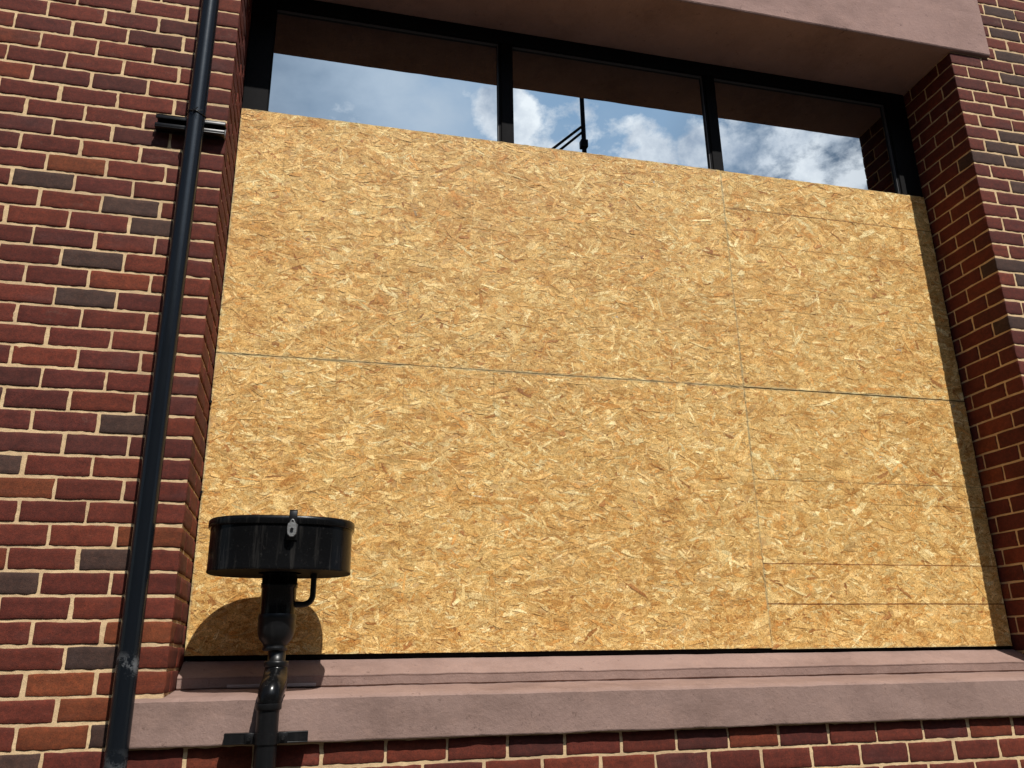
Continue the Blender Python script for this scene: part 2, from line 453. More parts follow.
# above the lintel
k = 0
z = 5.405
while z < 6.0:
    ph = .03 if k % 2 else .137
    for n in range(-2, 20):
        x0 = ph+n*PB
        if x0 < -.26 or x0+PB > 3.975: continue
        brick(x0+hj, x0+PB-hj, 0, .09, z, z+H, False)
    z += H; k += 1
wall = MB()
rbox(wall, np.array(near_lo), np.array(near_hi), .0032, (8, 3, 4), 0, noise=.0037, cols=np.array(near_c))
rbox(wall, np.array(far_lo), np.array(far_hi), .004, (3, 1, 1), 0, noise=.001, cols=np.array(far_c), seed=30)
def patch(mb, o, u, v, nrm, lu, lv, step, amp, mat=1, base=.0030):
    nu, nv = max(2, int(lu/step)+1), max(2, int(lv/step)+1)
    a, b = np.meshgrid(np.linspace(0, lu, nu), np.linspace(0, lv, nv), indexing='ij')
    P = np.array(o)+a.ravel()[:, None]*np.array(u)+b.ravel()[:, None]*np.array(v)
    d = vnoise(P+50, .03, 3)*.5+vnoise(P+50, .011, 4)*.6+vnoise(P+50, .12, 5)*.2
    P = P+(d*amp-base)[:, None]*np.array(nrm)
    i = np.arange(nu-1)[:, None]*nv+np.arange(nv-1)[None]
    i = i.ravel(); F = np.stack([i, i+nv, i+nv+1, i+1], 1)
    mb.add(P, F.tolist(), mat, True)
A_ = .0021
X1, Z1 = (1, 0, 0), (0, 0, 1); NY = (0, -1, 0)
patch(wall, (-1.35, 0, 1.36), X1, Z1, NY, 1.345, 3.1, .0055, A_)
patch(wall, (-3.4, 0, 1.36), X1, Z1, NY, 2.05, 4.7, .03, .0015)
patch(wall, (-1.35, 0, 4.46), X1, Z1, NY, 1.2, 1.5, .03, .0015)
patch(wall, (XR+.003, 0, 1.36), X1, Z1, NY, 1.1, 4.1, .0065, A_)
patch(wall, (4.82, 0, 1.36), X1, Z1, NY, 2.4, 4.7, .03, .0015)
patch(wall, (-1.35, 0, 1.0), X1, Z1, NY, 6.2, .36, .0065, A_)
patch(wall, (-3.4, 0, 0), X1, Z1, NY, 10.6, 1.0, .03, .0015)
patch(wall, (-.27, 0, 5.39), X1, Z1, NY, 4.3, .62, .03, .0015)
patch(wall, (4.0, 0, 5.45), X1, Z1, NY, .85, .6, .03, .0015)
patch(wall, (XL-.001, .002, 1.36), (0, 1, 0), Z1, (1, 0, 0), .48, 3.42, .0055, A_)
patch(wall, (XR+.001, .002, 1.36), (0, 1, 0), Z1, (-1, 0, 0), .48, 3.42, .0055, A_)
# solid core behind the brick skin (sides, back, top) so the wall has thickness
box(wall, -3.4, XL-.012, .012, .50, 0, 6.0, mat=1)
box(wall, XR+.012, 7.2, .012, .50, 0, 6.0, mat=1)
box(wall, XL-.012, XR+.012, .012, .50, 0, 1.34, mat=1)
box(wall, XL-.012, XR+.012, .012, .50, 5.41, 6.0, mat=1)
w_o = wall.build('wall', [M_brick, M_mortar], bld, colours=True)

# lintel ---------------------------------------------------------------
def extrude_x(mb, prof, xs, mat=0, jit=.0015, smooth=False, seed=0, cap=True):
    """closed profile (y,z) swept along x with slight irregularity"""
    n = len(prof); V = []
    for x in xs:
        for (y, z) in prof: V.append((x, y, z))
    V = np.array(V); V[:, 1] += vnoise(V+20, .09, seed)*jit+vnoise(V+20, .025, seed+1)*jit*.5
    V[:, 2] += vnoise(V+20, .11, seed+2)*jit+vnoise(V+20, .02, seed+3)*jit*.45
    F = []
    for i in range(len(xs)-1):
        for k in range(n):
            j = (k+1) % n; F.append((i*n+k, (i+1)*n+k, (i+1)*n+j, i*n+j))
    if cap: F.append(tuple(range(n))); F.append(tuple((len(xs)-1)*n+k for k in reversed(range(n))))
    mb.add(V, F, mat, smooth)
m = MB()
ZT = 5.40
prof = [(-.018, LIN+.004), (-.021, LIN+.010), (-.021, ZT), (.47, ZT), (.47, LIN), (.10, LIN), (-.014, LIN)]
extrude_x(m, prof, np.linspace(-.262, 3.974, 260), jit=.0012, seed=60)
m.build('lintel', M_lintel, bld)

# sill ------------------------------------------------------------------
m = MB()
prof = [(-.025, SILLB), (-.0265, SILLB+.004), (-.0265, 1.484), (-.022, 1.4885), (.0, 1.496), (.262, 1.5135), (.262, 1.41), (.03, SILLB)]
extrude_x(m, prof, np.linspace(-.118, 3.842, 420), jit=.0022, seed=70)
sill = m.build('window_sill', M_sill, bld)
m = MB()
prof = [(.256, 1.5125), (.250, 1.5165), (.248, 1.519), (.2480, 1.5495), (.2465, 1.5505), (.2464, 1.5545), (.253, 1.5585), (.372, 1.6085), (.44, 1.6100), (.44, 1.50), (.26, 1.50)]
extrude_x(m, prof, np.linspace(XL+.003, XR-.003, 520), jit=.0014, seed=80)
m.build('sill_step', M_sill, sill)

# window ------------------------------------------------------------------
win = empty('window', (0, 0, 0)); win.parent = bld; win.location = -Vector(bld.location) + Vector((1.86, .40, 1.62))
YF = .3795; YG = .405
m = MB()
box(m, XL+.002, .112, YF, .47, 1.6115, LIN-.002, .003)         # jambs
box(m, 3.585, XR-.002, YF, .47, 1.6115, LIN-.002, .003)
box(m, .1125, 3.5845, YF+.001, .47, 4.688, LIN-.002, .003)     # head
box(m, .1125, 3.5845, YF+.001, .47, 1.612, 1.70, .003)         # bottom rail
panes = [(.112, 1.2505), (1.3125, 2.417), (2.4765, 3.585)]
for a, b in panes:                                           # glazing beads
    box(m, a+.001, a+.004, YF+.010, YG-.0005, 1.7005, 4.6875, .0015)
    box(m, b-.011, b-.001, YF+.010, YG-.0005, 1.7005, 4.6875, .0015)
    box(m, a+.0045, b-.0115, YF+.010, YG-.0005, 4.678, 4.6878, .0015)
win_f = m.build('frame', M_frame, win)
m = MB()
for a, b in panes:                                           # grey glazing strip, head and right side; bead-edge highlight put into its colour
    box(m, a+.0045, b-.016, YF+.0125, YG-.0004, 4.6735, 4.6778)
    box(m, b-.0155, b-.0112, YF+.0125, YG-.0004, 1.7005, 4.6778)
m.build('highlight_gasket', M_bead_highlight, win)
for a, b in ((1.2510, 1.3120), (2.4175, 2.4760)):
    m = MB(); box(m, a, b, YF+.003, .47, 1.7005, 4.6875, .003)
    m.build('mullion', M_frame, win)
for a, b in panes:
    m = MB(); box(m, a+.0005, b-.0005, YG, YG+.006, 1.7005, 4.6875)
    m.build('pane', M_glass, win)
m = MB(); box(m, XL+.003, XR-.003, .472, .49, 1.50, LIN-.003); m.build('back_panel', M_dark, win)

# ------------------------------------------------------------------ strand boards
FL = [((.80, .565, .27), 6), ((.74, .50, .22), 7), ((.68, .43, .17), 4.5), ((.85, .65, .35), 4), ((.62, .36, .13), 1.7), ((.90, .76, .47), 1.5), ((.46, .23, .085), .4), ((.72, .41, .15), 1.6), ((.60, .42, .20), .3)]
FW = np.array([f[1] for f in FL]); FW /= FW.sum(); FC = np.array([f[0] for f in FL])*np.array([1.07, 1.035, .80])
CHIPS = [(0.861, 3.051, 0.045, 0.013, 1.45, (0.3, 0.15, 0.05)), (0.884, 3.014, 0.03, 0.008, 1.3, (0.45, 0.25, 0.08)), (0.791, 3.5, 0.05, 0.006, -1.1, (0.34, 0.25, 0.15)), (0.843, 3.485, 0.04, 0.006, -1.25, (0.36, 0.26, 0.16)), (0.852, 2.422, 0.03, 0.012, -0.9, (0.26, 0.11, 0.05)), (0.777, 1.932, 0.05, 0.008, 0.1, (0.42, 0.36, 0.26)), (0.499, 3.554, 0.03, 0.006, 1.5, (0.45, 0.33, 0.2)), (0.355, 2.986, 0.02, 0.009, 0.5, (0.33, 0.22, 0.1)), (1.492, 2.394, 0.035, 0.01, -0.4, (0.36, 0.18, 0.08)), (1.086, 2.626, 0.03, 0.012, 0.2, (0.38, 0.2, 0.09)), (3.308, 2.615, 0.07, 0.014, 0.9, (0.95, 0.82, 0.52)), (3.149, 2.531, 0.06, 0.012, 0.8, (0.92, 0.78, 0.48)), (3.022, 3.443, 0.05, 0.014, 0.2, (0.93, 0.8, 0.5)), (3.057, 3.36, 0.05, 0.01, -1.0, (0.95, 0.8, 0.5)), (3.438, 3.62, 0.04, 0.012, 1.2, (0.9, 0.76, 0.45)), (2.816, 2.807, 0.05, 0.012, 0.7, (0.9, 0.76, 0.45)), (2.818, 2.745, 0.04, 0.012, -0.6, (0.36, 0.19, 0.09)), (2.931, 2.572, 0.04, 0.01, -0.8, (0.9, 0.8, 0.55)), (2.959, 2.538, 0.045, 0.007, -1.0, (0.38, 0.22, 0.1)), (1.944, 2.071, 0.05, 0.013, 0.5, (0.88, 0.72, 0.4)), (1.39, 1.999, 0.04, 0.014, -0.5, (0.45, 0.25, 0.09)), (1.79, 3.514, 0.045, 0.01, 0.4, (0.88, 0.7, 0.38)), (0.569, 2.532, 0.045, 0.012, -0.3, (0.5, 0.28, 0.1)), (2.115, 1.835, 0.05, 0.012, 0.2, (0.92, 0.78, 0.45)), (1.602, 1.752, 0.04, 0.012, -0.7, (0.42, 0.22, 0.1)), (1.001, 2.161, 0.05, 0.012, 0.3, (0.9, 0.74, 0.42)), (0.207, 2.471, 0.04, 0.012, -0.4, (0.45, 0.25, 0.11)), (0.332, 3.717, 0.05, 0.009, 0.2, (0.86, 0.7, 0.4)), (1.335, 3.739, 0.045, 0.01, -0.2, (0.5, 0.3, 0.12)), (0.907, 2.944, 0.031, 0.01, 0.3, (0.36, 0.19, 0.08)), (2.23, 3.805, 0.034, 0.01, -0.74, (0.5, 0.42, 0.3)), (1.743, 3.634, 0.034, 0.011, -0.84, (0.5, 0.42, 0.3)), (0.596, 3.845, 0.032, 0.005, 0.67, (0.9, 0.77, 0.47)), (2.78, 3.055, 0.029, 0.005, 0.88, (0.42, 0.25, 0.11)), (2.191, 3.832, 0.032, 0.012, -0.18, (0.5, 0.42, 0.3)), (2.933, 2.709, 0.048, 0.013, -0.97, (0.9, 0.77, 0.47)), (1.832, 2.269, 0.04, 0.012, 0.85, (0.42, 0.25, 0.11)), (1.876, 2.571, 0.031, 0.01, 0.2, (0.92, 0.8, 0.52)), (2.505, 3.852, 0.046, 0.014, 0.41, (0.9, 0.77, 0.47)), (2.565, 2.43, 0.036, 0.01, -0.95, (0.5, 0.42, 0.3)), (0.81, 3.623, 0.037, 0.008, -1.05, (0.5, 0.42, 0.3)), (3.613, 1.869, 0.044, 0.009, -0.84, (0.92, 0.8, 0.52)), (1.588, 2.64, 0.024, 0.01, 0.63, (0.42, 0.25, 0.11)), (2.636, 2.441, 0.046, 0.014, 0.01, (0.36, 0.19, 0.08)), (1.165, 1.842, 0.038, 0.005, -0.73, (0.42, 0.25, 0.11)), (1.1, 2.282, 0.041, 0.014, -0.38, (0.92, 0.8, 0.52)), (3.501, 3.776, 0.031, 0.009, 0.05, (0.5, 0.42, 0.3)), (3.171, 3.267, 0.023, 0.014, 0.75, (0.92, 0.8, 0.52)), (1.602, 3.36, 0.027, 0.008, 1.15, (0.3, 0.15, 0.07)), (1.141, 2.46, 0.044, 0.014, -0.44, (0.42, 0.25, 0.11)), (2.267, 3.152, 0.022, 0.011, -0.08, (0.5, 0.42, 0.3)), (3.352, 3.097, 0.028, 0.009, 0.21, (0.5, 0.42, 0.3)), (0.127, 2.531, 0.039, 0.008, 0.24, (0.9, 0.77, 0.47)), (1.36, 2.398, 0.031, 0.01, -0.48, (0.42, 0.25, 0.11)), (0.428, 3.579, 0.049, 0.011, -0.88, (0.3, 0.15, 0.07)), (0.851, 3.557, 0.027, 0.007, -0.16, (0.5, 0.42, 0.3)), (0.399, 3.078, 0.048, 0.011, -0.66, (0.9, 0.77, 0.47)), (0.338, 3.411, 0.027, 0.01, -0.55, (0.36, 0.19, 0.08)), (0.172, 3.92, 0.029, 0.013, 0.18, (0.92, 0.8, 0.52)), (1.274, 3.614, 0.023, 0.011, 0.21, (0.42, 0.25, 0.11)), (1.101, 3.534, 0.028, 0.008, -0.2, (0.42, 0.25, 0.11)), (2.096, 1.744, 0.032, 0.007, -0.05, (0.3, 0.15, 0.07)), (3.603, 2.685, 0.049, 0.013, -0.67, (0.5, 0.42, 0.3)), (1.694, 3.438, 0.042, 0.014, 0.11, (0.9, 0.77, 0.47)), (3.152, 3.685, 0.049, 0.006, -0.61, (0.36, 0.19, 0.08)), (3.303, 3.297, 0.048, 0.013, 0.96, (0.3, 0.15, 0.07)), (0.228, 2.795, 0.024, 0.01, -0.63, (0.36, 0.19, 0.08)), (1.94, 2.636, 0.048, 0.011, -0.38, (0.92, 0.8, 0.52)), (3.549, 2.937, 0.044, 0.006, -0.67, (0.36, 0.19, 0.08)), (1.975, 3.588, 0.025, 0.012, 1.01, (0.9, 0.77, 0.47)), (3.015, 1.678, 0.039, 0.013, -1.08, (0.92, 0.8, 0.52)), (0.944, 3.119, 0.036, 0.005, -0.42, (0.36, 0.19, 0.08)), (3.135, 3.49, 0.021, 0.005, -0.04, (0.36, 0.19, 0.08)), (3.126, 1.863, 0.035, 0.008, -0.45, (0.92, 0.8, 0.52)), (1.439, 2.58, 0.029, 0.007, 1.17, (0.42, 0.25, 0.11)), (0.496, 2.971, 0.041, 0.008, -1.01, (0.9, 0.77, 0.47)), (0.205, 2.748, 0.04, 0.01, 0.33, (0.36, 0.19, 0.08)), (2.293, 2.679, 0.031, 0.009, 0.49, (0.42, 0.25, 0.11)), (3.471, 2.647, 0.021, 0.007, -0.55, (0.3, 0.15, 0.07)), (0.308, 2.663, 0.033, 0.013, 1.05, (0.92, 0.8, 0.52)), (3.538, 2.979, 0.046, 0.006, 0.46, (0.5, 0.42, 0.3)), (2.434, 3.754, 0.044, 0.011, 0.56, (0.3, 0.15, 0.07)), (1.965, 3.575, 0.041, 0.009, -0.63, (0.42, 0.25, 0.11)), (0.21, 1.877, 0.023, 0.013, -0.77, (0.36, 0.19, 0.08)), (1.279, 3.671, 0.021, 0.006, -0.04, (0.5, 0.42, 0.3)), (3.479, 3.027, 0.044, 0.005, 0.64, (0.3, 0.15, 0.07)), (1.954, 2.222, 0.037, 0.006, 0.13, (0.3, 0.15, 0.07)), (1.217, 2.991, 0.045, 0.007, -0.77, (0.9, 0.77, 0.47)), (1.685, 3.312, 0.048, 0.007, 0.24, (0.92, 0.8, 0.52)), (2.054, 3.941, 0.031, 0.007, 1.03, (0.5, 0.42, 0.3)), (3.532, 2.64, 0.037, 0.01, 1.02, (0.5, 0.42, 0.3)), (1.791, 3.177, 0.047, 0.006, -0.97, (0.5, 0.42, 0.3)), (1.791, 3.309, 0.049, 0.01, 0.86, (0.9, 0.77, 0.47)), (1.012, 2.13, 0.038, 0.008, -0.64, (0.5, 0.42, 0.3)), (1.987, 3.5, 0.04, 0.013, 0.23, (0.3, 0.15, 0.07)), (2.155, 2.291, 0.027, 0.005, -0.05, (0.42, 0.25, 0.11)), (0.772, 3.005, 0.027, 0.009, 0.87, (0.42, 0.25, 0.11)), (3.618, 2.792, 0.038, 0.009, 0.8, (0.5, 0.42, 0.3)), (2.056, 2.796, 0.042, 0.013, -0.24, (0.5, 0.42, 0.3))]
def osb(x0, x1, z0, z1, mat, n, label, upright=False, size=1., big=0):
    N = n
    g = .0003
    a = np.clip(rng.lognormal(math.log(.022*size), .55, N), .007, .075)
    b = np.clip(rng.lognormal(math.log(.0056*size), .5, N), .0018, .019)
    bigf = rng.random(N) < .07; a[bigf] *= 1.5; b[bigf] *= 1.7
    th = rng.normal(0, .50, N); wild = rng.random(N) < .22; th[wild] = rng.uniform(-1.6, 1.6, wild.sum())
    cx = rng.uniform(x0, x1, N); cz = rng.uniform(z0, z1, N)
    ang = np.array([-1.0, -.96, -.4, .35, .97, 1.0, .4, -.35]); wy = np.array([-.55, .5, .95, 1.0, .6, -.5, -1.0, -.95])
    lu = ang[None]*a[:, None]*rng.uniform(.82, 1.08, (N, 8)); lv = wy[None]*b[:, None]*rng.uniform(.6, 1.12, (N, 8))
    bend = rng.normal(0, .05, N)[:, None]*(lu**2)/a[:, None]
    lv2 = lv+bend
    chip = {}
    ct, st = np.cos(th)[:, None], np.sin(th)[:, None]
    X = cx[:, None]+lu*ct-lv2*st; Z = cz[:, None]+lu*st+lv2*ct
    for (px, pz, pa, pb, pt, pc) in CHIPS:      # the conspicuous chips of the sheet
        if x0 < px < x1 and z0 < pz < z1:
            q = rng.integers(int(N*.97), N); cx[q] = px; cz[q] = pz; a[q] = pa; b[q] = pb; th[q] = pt; chip[q] = pc
            X[q] = px+ang*pa*math.cos(pt)-wy*pb*math.sin(pt); Z[q] = pz+ang*pa*math.sin(pt)+wy*pb*math.cos(pt)
    dep = rng.uniform(0, .0011, N)
    for q in chip: dep[q] = -.0001
    tu = rng.normal(0, .018, N); tv = rng.normal(0, .05, N)
    Yv = YO+.0011-dep[:, None]+lu*tu[:, None]+lv*tv[:, None]
    Yv = np.clip(Yv, YO-.0012, YO+.0025)
    X = np.clip(X, x0+g, x1-g); Z = np.clip(Z, z0+g, z1-g)
    mb = MB()
    V = np.stack([X, Yv, Z], 2).reshape(-1, 3)
    ci = rng.choice(len(FC), N, p=FW); col = FC[ci]*rng.uniform(.80, 1.13, (N, 1))
    for q, pc in chip.items(): col[q] = pc
    # broad drifts in tone from one part of the sheet to another
    dr = vnoise(np.stack([cx, cx*0, cz], 1)+9, .35, 5)
    col = col*(1+.05*dr)[:, None]
    colv = np.repeat(np.c_[col, np.ones(N)], 8, 0)
    F = (np.arange(N)[:, None]*8+np.arange(8)[None]).tolist()
    mb.add(V, F, 0, False, colv)
    # board body
    nb0 = mb.n
    bx = MB(); box(bx, x0+.0006, x1-.0006, YO+.0013, YO+.0125, z0+.0006, z1-.0006)
    bc = np.tile([.66, .43, .17, 1.], (8, 1))
    mb.add(bx.v[0], bx.f, 0, False, bc)
    o = mb.build('strand_board', mat, None, colours=True)
    me = o.data
    uvl = me.uv_layers.new(name='grain')
    off = rng.uniform(0, 30, (N, 2))
    uv = np.zeros((len(me.loops), 2), np.float32)
    k = np.stack([lu+off[:, :1], lv+off[:, 1:]], 2).reshape(-1, 2)
    uv[:len(k)] = k       # flakes come first, one loop per vertex, in order
    uvl.data.foreach_set('uv', uv.ravel())
    tag(o, label, 'strand board', 'strand boards nailed over the window')
    return o
DKL = (.30, .24, .18); GRN = (.42, .46, .38)
XS = 2.442; ZM = ZOSB+1.218; ZTOP = ZOSB+2.437
faint = [( .02+.4064*i+.06, .0032, .55, .52, (.45, .42, .38)) for i in range(1, 6)]
vl = [(x, .0034, .6, .54, (.46, .43, .38)) for x in (.19, .50, .79, 1.195, 1.61, 2.02)]
vl2 = [(x, .0034, .55, .54, (.46, .43, .38)) for x in (.21, .51, .80, 1.10, 1.61, 1.92)]
sz = (XS-.003, 1.216)
mTL = osb_mat('strand_board_wide', [], vl2, (.001, ZM), (XS-.003, 1.219), False)
mBL = osb_mat('strand_board_wide_lower', [], vl, (.001, ZOSB), (XS-.003, 1.2175), False)
lnU = [(ZOSB+2.212, .0036, .85, 0., DKL), (ZOSB+1.640, .0030, .75, .40, DKL), (ZOSB+1.735, .0028, .7, .48, DKL), (ZOSB+2.005, .0028, .7, .50, DKL)]
lnL = [(ZOSB+.763, .0034, .75, .36, DKL), (ZOSB+.660, .0030, .65, .46, DKL), (ZOSB+.373, .0034, .9, 0., (.35, .20, .14)), (ZOSB+.194, .0040, .95, 0., (.28, .17, .12))]
mTR = osb_mat('strand_board_cut', lnU, [], (XS+.0025, ZM+.0035), (XR-.012-XS, 1.2155), True)
mBR = osb_mat('strand_board_cut_lower', lnL, [], (XS+.0025, ZOSB), (XR-.012-XS, 1.2175), True)
osb(.001, XS-.0002, ZM+.0008, ZTOP, mTL, 18000, 'upper left sheet of raw strand board, wide one below the two left panes')
osb(.001, XS-.0002, ZOSB+.006, ZM-.0008, mBL, 18000, 'lower left sheet of raw strand board, the wide one behind the black oval drum')
osb(XS-.0001, XR-.010, ZM+.0024, ZTOP-.002, mTR, 8000, 'upper right sheet of raw strand board, narrow piece under the right pane', True, 1.4)
osb(XS-.0001, XR-.010, ZOSB+.001, ZM-.0022, mBR, 8000, 'lower right sheet of raw strand board, narrow piece with four thin dark lines across it', True, 1.4)

# ------------------------------------------------------------------ downpipe
dp = empty('downpipe', (-.11, -.085, 0))
tag(dp, 'tall blue-black round downpipe running up the brick wall left of the boarded window', 'drainpipe')
PX, PY = -.1105, -.085
m = MB()
zs = np.linspace(.12, 5.95, 60)
tube(m, [(PX+.0008*math.sin(z*2.1), PY, z) for z in zs], .0342, 28)
pipe = m.build('pipe', M_down, dp)
m = MB()   # channel strut, open face with lips
ang = 0.0
cx0, cx1, cz0, cz1 = -.268, -.004, 3.632, 3.690
box(m, cx0, cx1, -.0035, -.0005, cz0, cz1, .0008)
box(m, cx0, cx1, -.044, -.0036, cz1-.0045, cz1, .0008)
box(m, cx0, cx1, -.044, -.0036, cz0, cz0+.0045, .0008)
box(m, cx0, cx1, -.0440, -.0400, cz1-.018, cz1-.0046, .0008)
box(m, cx0, cx1, -.0440, -.0400, cz0+.0046, cz0+.018, .0008)
m.build('channel_bracket', M_iron, dp)
m = MB()   # twisted wire tie round the pipe
ring = []
for i in range(61):
    a = 2*math.pi*i/60; ring.append((PX+.0365*math.cos(a), PY+.0365*math.sin(a), 3.672+.006*math.sin(a*2)))
tube(m, ring, .0022, 6)
for (a, b) in (((-.008, 0, .008), (.012, -.012, -.012)), ((-.010, -.004, -.010), (.010, -.006, .014)), ((-.022, .004, .003), (-.004, -.006, -.004)), ((.0, 0, 0), (.026, .002, .006))):
    tube(m, [(PX+a[0], PY-.037+a[1], 3.672+a[2]), (PX+b[0], PY-.037+b[1], 3.672+b[2])], .0018, 6)
m.build('wire_tie', M_iron, dp)

# ------------------------------------------------------------------ oval drum on an iron pipe
dr = empty('drum_standpipe', (.335, .026, 0))
tag(dr, 'glossy black oval lidded drum on a black iron pipe in front of the sill', 'standpipe')
DX, DY = .335, .026
a_, b_ = .2455, .176
m = MB()
prof = [(1.003, 1.9), (1.006, 1.903), (1.0, 1.909), (1.0, 2.0), (1.0, 2.0505)]
lathe(m, prof, DX, DY, 128, 0, a_, b_, caps=False, ex=2.6)
lathe(m, [(.3, 1.9025), (.99, 1.9015), (1.0028, 1.9000)], DX, DY, 128, 1, a_, b_, caps=False, ex=2.6)
m.build('drum', [M_black, M_matt], dr)
m = MB()
prof = [(1.002, 2.0565), (1.028, 2.0570), (1.034, 2.060), (1.034, 2.074), (1.030, 2.0815), (1.015, 2.0855), (.97, 2.0875), (.5, 2.092), (.02, 2.093)]
lathe(m, [(r_, z_-.006) for r_, z_ in prof], DX, DY, 128, 0, a_, b_, ex=2.6)
lid = m.build('lid', M_black, dr)
# hasp
th0 = math.asin(-.985); hx = .371; hy = DY-b_*(1-((hx-DX)/a_)**2.6)**(1/2.6)
m = MB()
box(m, hx-.013, hx+.014, hy-.010, hy-.0065, 2.046, 2.094, .001)
box(m, hx-.013, hx+.014, hy-.010, hy+.045, 2.0945, 2.0985, .001)
box(m, hx-.018, hx+.018, hy-.004, hy-.0005, 1.996, 2.050, .001)
m.build('strap', M_iron, dr)
m = MB()   # padlock body, shield shaped
out = [(-.0135, .022), (-.016, .008), (-.0145, -.012), (-.006, -.021), (.006, -.021), (.0145, -.012), (.016, .008), (.0135, .022), (.005, .027), (-.005, .027)]
n = len(out); V = [(hx-.001+x*.95, hy-.030, 2.026+z) for x, z in out]+[(hx-.001+x*1.06, hy-.026, 2.026+z*1.05) for x, z in out]+[(hx-.001+x*1.06, hy-.012, 2.026+z*1.05) for x, z in out]
F = [tuple(range(n))]+[(i, n+i, n+(i+1) % n, (i+1) % n) for i in range(n)]+[(n+i, 2*n+i, 2*n+(i+1) % n, n+(i+1) % n) for i in range(n)]+[tuple(reversed(range(2*n, 3*n)))]
m.add(V, F)
plk = m.build('padlock', M_steel, dr)
m = MB(); tube(m, [(hx-.001, hy-.0345, 2.028), (hx-.001, hy-.0302, 2.028)], .0055, 14); m.build('keyhole_disc', M_iron, plk)
m = MB(); tube(m, arc((hx-.009, hy-.02, 2.048), (hx-.001, hy-.02, 2.078), (hx+.008, hy-.02, 2.048), 12), .0028, 10); m.build('shackle', M_steel, plk)
# fittings down to the sill
NX = .3365
m = MB()
lathe(m, [(.0605, 1.8995), (.0605, 1.868), (.0635, 1.866), (.0635, 1.852), (.0600, 1.849), (.0600, 1.775), (.0600, 1.762)][::-1], NX, DY, 40)
m.build('neck', M_black, dr)
m = MB()
lathe(m, [(.0640, 1.7615), (.0655, 1.756), (.0655, 1.744), (.0635, 1.740), (.0645, 1.718), (.0620, 1.697), (.055, 1.678), (.0425, 1.664), (.0400, 1.655), (.042, 1.651), (.042, 1.643), (.0385, 1.640)][::-1], NX, DY, 40)
m.build('reducer', M_iron, dr)
m = MB()
lathe(m, [(.030, 1.6395), (.030, 1.607), (.0405, 1.606), (.0415, 1.602), (.0415, 1.590), (.0395, 1.587)][::-1], NX+.008, DY, 36)
m.build('collar', M_iron, dr)
m = MB()
LX, LY = .3325, -.0745
pts = arc((NX+.009, DY, 1.588), (NX+.010, DY-.002, 1.548), (NX+.007, DY-.048, 1.528), 10)+arc((NX+.006, DY-.05, 1.527), (LX+.004, LY-.002, 1.515), (LX, LY, 1.476), 10)[1:]
tube(m, pts, .0375, 28, rads=[.0375+.006*math.sin(math.pi*i/(len(pts)-1)) for i in range(len(pts))])
m.build('elbow', M_black, dr)
m = MB()
lathe(m, [(.0415, 1.4755), (.042, 1.472), (.042, 1.458), (.0395, 1.455)][::-1], LX, LY, 32)
lathe(m, [(.0355, 1.4545), (.0355, .3), (.0355, .06)][::-1], LX, LY, 32)
m.build('pipe', M_iron, dr)
m = MB()   # wall strut under the sill + clamp
sz0, sz1 = 1.352, 1.386
box(m, .200, .464, -.1180, -.1140, sz0, sz1, .001) if False else None
box(m, .200, .464, -.0330, -.0290, sz0, sz1, .001)
box(m, .200, .464, -.0630, -.0331, sz1-.004, sz1, .001)
box(m, .200, .464, -.0630, -.0331, sz0, sz0+.004, .001)
box(m, .200, .2035, -.0625, -.0332, sz0+.0041, sz1-.0041)
box(m, .200, LX-.040, -.0630, -.0595, sz0+.0041, sz1-.0041, .0)
box(m, LX+.040, .464, -.0630, -.0595, sz0+.0041, sz1-.0041, .0)
m.build('channel_bracket', M_iron, dr)
m = MB()
pts = [(LX+.0395*math.cos(t), LY-.0395*math.sin(t)*1.0, 1.369) for t in np.linspace(-.1, math.pi+.1, 20)]
V = []; F = []
for x, y, z in pts:
    dx, dy = (x-LX), (y-LY); L_ = math.hypot(dx, dy)
    for q in (.0358, .0395):
        for zz in (1.352, 1.386): V.append((LX+dx/L_*q, LY+dy/L_*q, zz))
for i in range(len(pts)-1):
    o = i*4
    for k_, l_ in ((0, 1), (1, 3), (3, 2), (2, 0)): F.append((o+k_, o+l_, o+4+l_, o+4+k_))
m.add(V, F, 0, False)
for sgn in (-1, 1):
    x = LX+sgn*.053
    box(m, min(LX+sgn*.0392, x+sgn*.014), max(LX+sgn*.0392, x+sgn*.014), -.0705, -.0665, 1.352, 1.386, .0005)
    tube(m, [(x, -.088, 1.369), (x, -.0710, 1.369)], .0065, 6)
m.build('pipe_clamp', M_iron, dr)
m = MB()   # small side tube
tx = .4535
tube(m, [(tx, .03, 1.9085), (tx, .03, 1.835)]+arc((tx, .03, 1.832), (tx, .03, 1.797), (tx-.035, .03, 1.795), 8)[1:]+[(.392, .03, 1.795)], .0105, 14)
lathe(m, [(.0145, 1.885), (.0145, 1.8995)], tx, .03, 14)
m.build('side_tube', M_iron, dr)

# ------------------------------------------------------------------ small things
m = MB()
box(m, .172, .486, .2375, .2465, 1.5165, 1.5285, .0015)
o = m.build('shim', M_strip); tag(o, 'thin flat grey strip lying on the sill behind the black iron pipe', 'shim')
for i, (x, z, d, lab) in enumerate(((.0035, 2.62, .018, 'tiny dark screw at the boards\' left edge, just below the horizontal seam'), (.0035, 2.245, .016, 'tiny dark screw at the left edge of the boards, just above the drum'))):
    m = MB(); tube(m, [(x, YO-.016, z), (x, YO-.001, z-.001)], .0022, 8); tube(m, [(x, YO-.019, z), (x, YO-.0158, z)], .0055, 10)
    o = m.build('screw', M_iron); tag(o, lab, 'screw', 'screws along the left edge of the boards')

